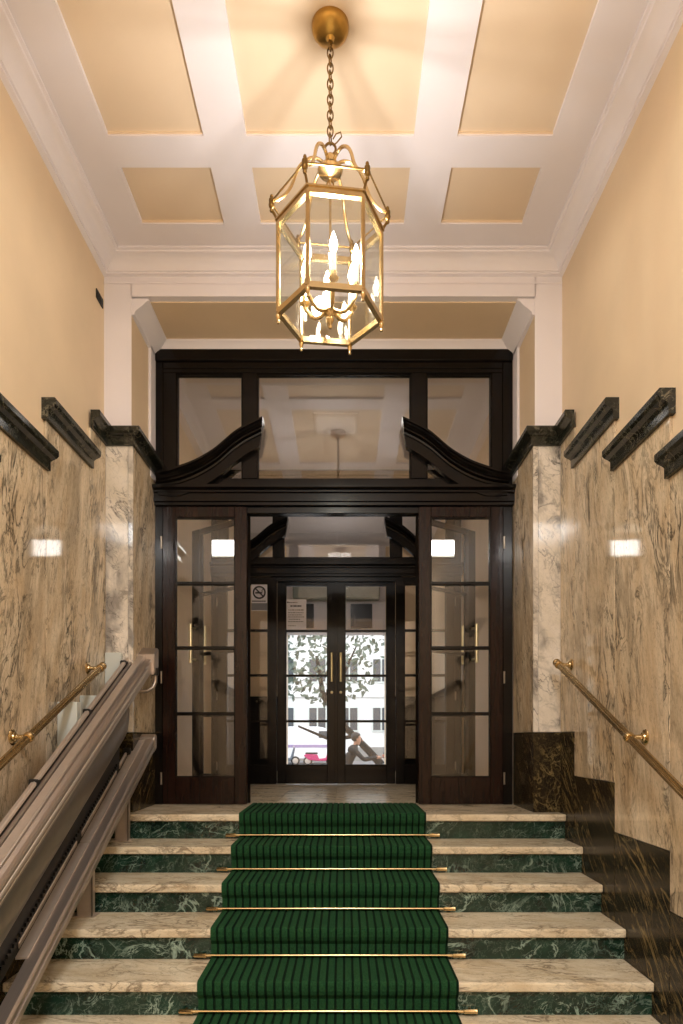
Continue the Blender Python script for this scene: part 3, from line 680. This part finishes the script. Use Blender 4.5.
# unseen lamp behind the viewer, added as general fill for the hall
cl = thing('ceiling_fill_lamp', (CX, -1.3, 3.11), label='added flat square fill lamp in the hall behind the viewer', cat='lamp')
obj('tray', bbox(CX-.5, CX+.5, -1.8, -.8, 3.15, CE, w=.01), M['white'], cl); obj('diffuser', bbox(CX-.47, CX+.47, -1.77, -.83, 3.115, 3.15, w=.01), M['fill_glow'], cl)
vl = thing('ceiling_fill_lamp', (CX, 6.2, 2.845), label='small square ceiling lamp of the vestibule behind the screen', cat='lamp')
obj('tray', bbox(CX-.2, CX+.2, 6.0, 6.4, 2.85, 2.86, w=.002), M['white'], vl)

# ------------------------------------------------------------------ street outside
SG = -1.5
porch = struct('floor_porch', bbox(-2.2, 2.0, FI+.09, FI+3.3, SG-.1, LAND), M['floor_marble'], 'stone porch outside the farther door screen', 'floor')
struct('ground', bbox(-40, 40, FI+3.3, 90, SG-.3, SG), plain('grey_asphalt', '#77777A', .85, 0, .1, 8, .2), 'pale grey street outside the building', 'street')
PE = 10.2
wp = thing('wall_porch', (CX, 9, LAND), label='cream walls of the outer porch beyond the farther doors', cat='wall', kind='structure')
obj('side_wall', bbox(RL-.3, RL, FI, PE, SG, 2.9), M['cream_wall'], wp); obj('side_wall', bbox(RR, RR+.3, FI, PE, SG, 2.9), M['cream_wall'], wp)
obj('porch_ceiling', bbox(RL-.3, RR+.3, FI+.0, PE+.3, 2.86, 3.0), M['white'], wp)
obj('end_wall', bbox(RL-.3, -.86, PE, PE+.3, SG, 2.86), M['cream_wall'], wp); obj('end_wall', bbox(.62, RR+.3, PE, PE+.3, SG, 2.86), M['cream_wall'], wp)
obj('end_header', bbox(-.86, .62, PE, PE+.3, 1.58, 2.86), M['white'], wp)
obj('shutter_box', bbox(-.75, .52, PE-.22, PE, 2.05, 2.28, w=.01), plain('grey_green_metal', '#8C938B', .5), wp)
for a, c in ((-.72, -.45), (.10, .42)): obj('dark_fanlight', bbox(a, c, PE-.02, PE, 1.64, 2.0), plain('fanlight_dark', '#2C2A2C', .2), wp)
for a in ((RL, RL+.03, FI+.1, PE), (RR-.03, RR, FI+.1, PE), (RL+.03, -.88, PE-.03, PE), (.64, RR-.03, PE-.03, PE)):
    dd = obj('added_dado', bbox(a[0], a[1], a[2], a[3], LAND, .62, w=.004), M['wood'], wp)  # dark panels added to darken the view through the lower panes
point_light('porch_light', (CX, 9.0, 2.2), 4, (1.0, .93, .85), .08)
fac = thing('facade', (0, 45, SG), label='pale building facade with windows across the street', cat='building')
pale = plain('pale_render', '#D8D8D6', .8, 0, .05, 1.5); shade = plain('window_dark', '#3A3F44', .2); tanr = plain('tan_roof', '#9A876C', .8)
obj('wall', bbox(-16, 16, 45, 46, SG, 13), pale, fac)
for iz, z in enumerate((.4, 3.6, 6.8, 10)):
    for ix in range(-7, 8):
        x = ix*2.1+.35
        wo = obj('window', bbox(x-.62, x+.62, 44.93, 45.0, z, z+1.7, w=.02), M['white_plastic'], fac)
        for s in (-1, 1): obj('pane', bbox(x+s*.29-.24, x+s*.29+.24, 44.9, 44.93, z+.12, z+1.58), shade, wo)
obj('string_course', bbox(-16, 16, 44.85, 45, 2.7, 2.95), pale, fac); obj('base_course', bbox(-16, 16, 44.8, 45, SG, -.6), plain('grey_base', '#8C8A86', .8), fac)
van = thing('van', (-2.2, 40, SG), label='white van with violet stripe parked across the street', cat='van')
vw = plain('white_car_paint', '#E4E4E6', .25); vs_ = plain('violet_stripe', '#9A86A8', .4); tyre = M['black']
b = NB(); prism(b, [(-4.6, -1.2), (.1, -1.2), (.25, -.75), (.2, -.35), (-.5, -.15), (-1.1, .58), (-1.5, .66), (-4.5, .66), (-4.62, .5)], lambda u, v: (u, 39.2, v), lambda u, v: (u, 41.0, v)); bev(b, .05, 2); obj('body', b, vw, van)
obj('stripe', bbox(-4.55, .1, 39.18, 39.2, -.55, -.38), vs_, van)
obj('window', bbox(-1.45, -.85, 39.18, 39.2, 0, .4), shade, van)
for x in (-3.8, -.6):
    b = NB(); lathe(b, [(.001, 0), (.3, 0), (.32, .03), (.32, .2), (.001, .2)], (x, 39.15, -1.18), 'y', 18); obj('wheel', b, tyre, van)
def scooter(x, y, col, label):
    s = thing('scooter', (x, y, SG), label=label, cat='scooter', group='scooters parked in the street'); c = plain('scooter_paint', col, .3); g = SG
    for dx in (-.62, .62):
        b = NB(); tube(b, [(x+dx+.2*math.cos(t), y, g+.25+.2*math.sin(t)) for t in [2*PI*i/16 for i in range(16)]], .05, 8, True); w_ = obj('wheel', b, tyre, s, True)
        b = NB(); lathe(b, [(.001, -.03), (.16, -.02), (.16, .02), (.001, .03)], (x+dx, y, g+.25), 'y', 12); obj('rim', b, M['steel'], w_)
    b = NB(); prism(b, [(-.75, .45), (-.55, .30), (-.1, .25), (.35, .25), (.5, .4), (.62, .95), (.52, .98), (.36, .42), (0, .36), (-.1, .60), (-.7, .64), (-.85, .55)], lambda u, v: (x+u, y-.15, g+v), lambda u, v: (x+u, y+.15, g+v)); bev(b, .03, 1); obj('body', b, c, s)
    b = NB(); box(b, x-.75, x-.08, y-.14, y+.14, g+.62, g+.72); obj('seat', bev(b, .04, 2), tyre, s)
    b = NB(); tube(b, [(x+.52, y-.32, g+1.05), (x+.56, y, g+1.0), (x+.52, y+.32, g+1.05)], .02, 8); obj('handlebar', b, M['steel'], s)
scooter(-1.35, 37.2, '#B02860', 'magenta scooter parked in the street, left of the door')
scooter(-3.3, 37.6, '#5A6068', 'grey scooter parked in the street, far left')
scooter(.32, 14.5, '#17171A', 'black scooter ridden by the person in dark clothes outside')
scooter(2.9, 37.4, '#A06048', 'rust coloured scooter parked in the street, right of the person')
# trees
bark = plain('dark_bark', '#0E0D0C', .9, 0, .15, 8); leafm = plain('grey_green_leaves', '#4E5C4E', .6, 0, .25, 3)
def street_tree(pts, rads, branches, centre, rx, rz, n, label):
    t = thing('street_tree', (pts[0][0], pts[0][1], SG), label=label, cat='tree')
    b = NB(); tube(b, pts, rads, 10); obj('trunk', b, bark, t, True)
    for bp, br in branches: b = NB(); tube(b, bp, br, 8); obj('branch', b, bark, t, True)
    b = NB()
    for i in range(n):
        while True:
            p = Vector((random.uniform(-1, 1), random.uniform(-1, 1), random.uniform(-1, 1)))
            if p.length < 1: break
        c = Vector(centre)+Vector((p.x*rx, p.y*rx*.7, p.z*rz)); s = random.uniform(.06, .16)
        u = Vector((random.gauss(0, 1), random.gauss(0, 1), random.gauss(0, 1))).normalized(); v = u.orthogonal().normalized()
        vs = [b.verts.new(c+u*s*a+v*s*.55*d) for a, d in ((1, 0), (0, 1), (-1, 0), (0, -1))]; b.faces.new(vs)
    obj('foliage', b, leafm, t, kind='stuff')
street_tree([(1.45, 20, SG), (1.2, 20, -.9), (.7, 20, -.35), (.05, 20, .30), (-.6, 20, 1.2), (-.8, 20, 2.4)], [.16, .13, .11, .10, .08, .05],
            [([(.3, 20, .05), (-.4, 20, -.05), (-1.35, 20.1, .35)], [.06, .05, .03]), ([(-.6, 20, 1.2), (.0, 20.2, 1.9), (.4, 20.3, 2.8)], [.05, .04, .02])],
            (-.7, 20, 2.3), 2.0, 1.35, 650, 'leaning street tree with dark trunk seen through the farther doors')
street_tree([(4.6, 27, SG), (4.5, 27, .5), (4.7, 27, 2.4), (4.6, 27, 4.5)], [.18, .15, .12, .06],
            [([(4.6, 27, 2.0), (3.6, 27, 3.2), (2.8, 27, 3.9)], [.07, .05, .03])], (4.0, 27, 4.2), 2.6, 1.7, 500, 'upright street tree to the right outside the doors')
# person in dark clothes
pe = bpy.data.meshes.new('person')
V = []; EDG = []; RAD = []
def pv(x, z, y=0, r=.05, r2=None): V.append((x, y, z)); RAD.append((r, r2 or r)); return len(V)-1
def pe_(a, c): EDG.append((a, c))
pel = pv(0, .84, .02, .15, .12); wa = pv(0, .99, -.02, .135, .11); ch = pv(0, 1.17, -.10, .165, .13); sh = pv(0, 1.27, -.15, .13, .10); ne = pv(0, 1.33, -.18, .055); h0 = pv(0, 1.39, -.22, .07, .08); h1 = pv(0, 1.48, -.23, .085, .10); h2 = pv(0, 1.55, -.22, .06, .07)
for a, c in ((pel, wa), (wa, ch), (ch, sh), (sh, ne), (ne, h0), (h0, h1), (h1, h2)): pe_(a, c)
for s in (-1, 1):
    hp = pv(s*.11, .81, -.04, .09); kn = pv(s*.15, .74, -.44, .062); an = pv(s*.13, .36, -.40, .045); to = pv(s*.14, .31, -.55, .04)
    pe_(pel, hp); pe_(hp, kn); pe_(kn, an); pe_(an, to)
    so = pv(s*.20, 1.25, -.15, .062); el = pv(s*.30, 1.03, -.36, .045); wr_ = pv(s*.29, 1.08, -.60, .03); pa = pv(s*.285, 1.085, -.67, .034, .022)
    pe_(sh, so); pe_(so, el); pe_(el, wr_); pe_(wr_, pa)
    for f in range(4):
        fx_ = s*(.255+f*.02); f1 = pv(fx_, 1.09, -.72, .009); f2 = pv(fx_, 1.06, -.74, .008); pe_(pa, f1); pe_(f1, f2)
    t1 = pv(s*.25, 1.07, -.68, .010); t2 = pv(s*.235, 1.045, -.70, .008); pe_(pa, t1); pe_(t1, t2)
pe.from_pydata(V, EDG, []); pe.update()
per = bpy.data.objects.new('person', pe); COL.objects.link(per)
bm_ = bmesh.new(); bm_.from_mesh(pe); lay = bm_.verts.layers.skin.verify()
for i, v in enumerate(bm_.verts): v[lay].radius = RAD[i]; v[lay].use_root = (i == 0)
bm_.to_mesh(pe); bm_.free()
per.modifiers.new('skin', 'SKIN'); ss = per.modifiers.new('sub', 'SUBSURF'); ss.levels = 1; ss.render_levels = 1
dg = bpy.context.evaluated_depsgraph_get(); em = bpy.data.meshes.new_from_object(per.evaluated_get(dg)); per.modifiers.clear(); per.data = em
cloth = plain('black_clothing', '#070709', .8); skin = plain('skin', '#9A7058', .6); hair = plain('dark_hair', '#17120F', .6)
em.materials.clear(); em.materials.append(cloth); em.materials.append(skin)
for p in em.polygons:
    p.use_smooth = True; c = p.center
    if c.z > 1.345 or (c.y < -.63 and 1.0 < c.z): p.material_index = 1
PX, PYY = .30, 14.5
per.location = (.06, PYY, SG+E+.01); per.rotation_euler.z = math.radians(90)
setp(per, 'person in dark clothes sitting on a scooter in the street outside the doors', 'person')
WORLD[per.name] = Vector((0, 0, 0))
b = NB(); ball(b, (0, 0, 0), .105, 14)
for v in b.verts:
    v.co = Vector((v.co.x*.95, v.co.y*1.08-.195, v.co.z*1.0+1.51))
    if v.co.y < -.26 and v.co.z < 1.52: v.co.y = -.23
obj('hair', b, hair, per, True)
b = NB(); lathe(b, [(.001, -.03), (.012, -.015), (.014, 0), (.001, .01)], (0, -.335, 1.445), 'z', 8); obj('nose', b, skin, per, True)
for s in (-1, 1):
    b = NB(); ball(b, (s*.035, -.315, 1.478), .012, 8); obj('eye', b, ink, per, True)
    b = NB(); ball(b, (s*.088, -.22, 1.46), .022, 8); obj('ear', b, skin, per, True)
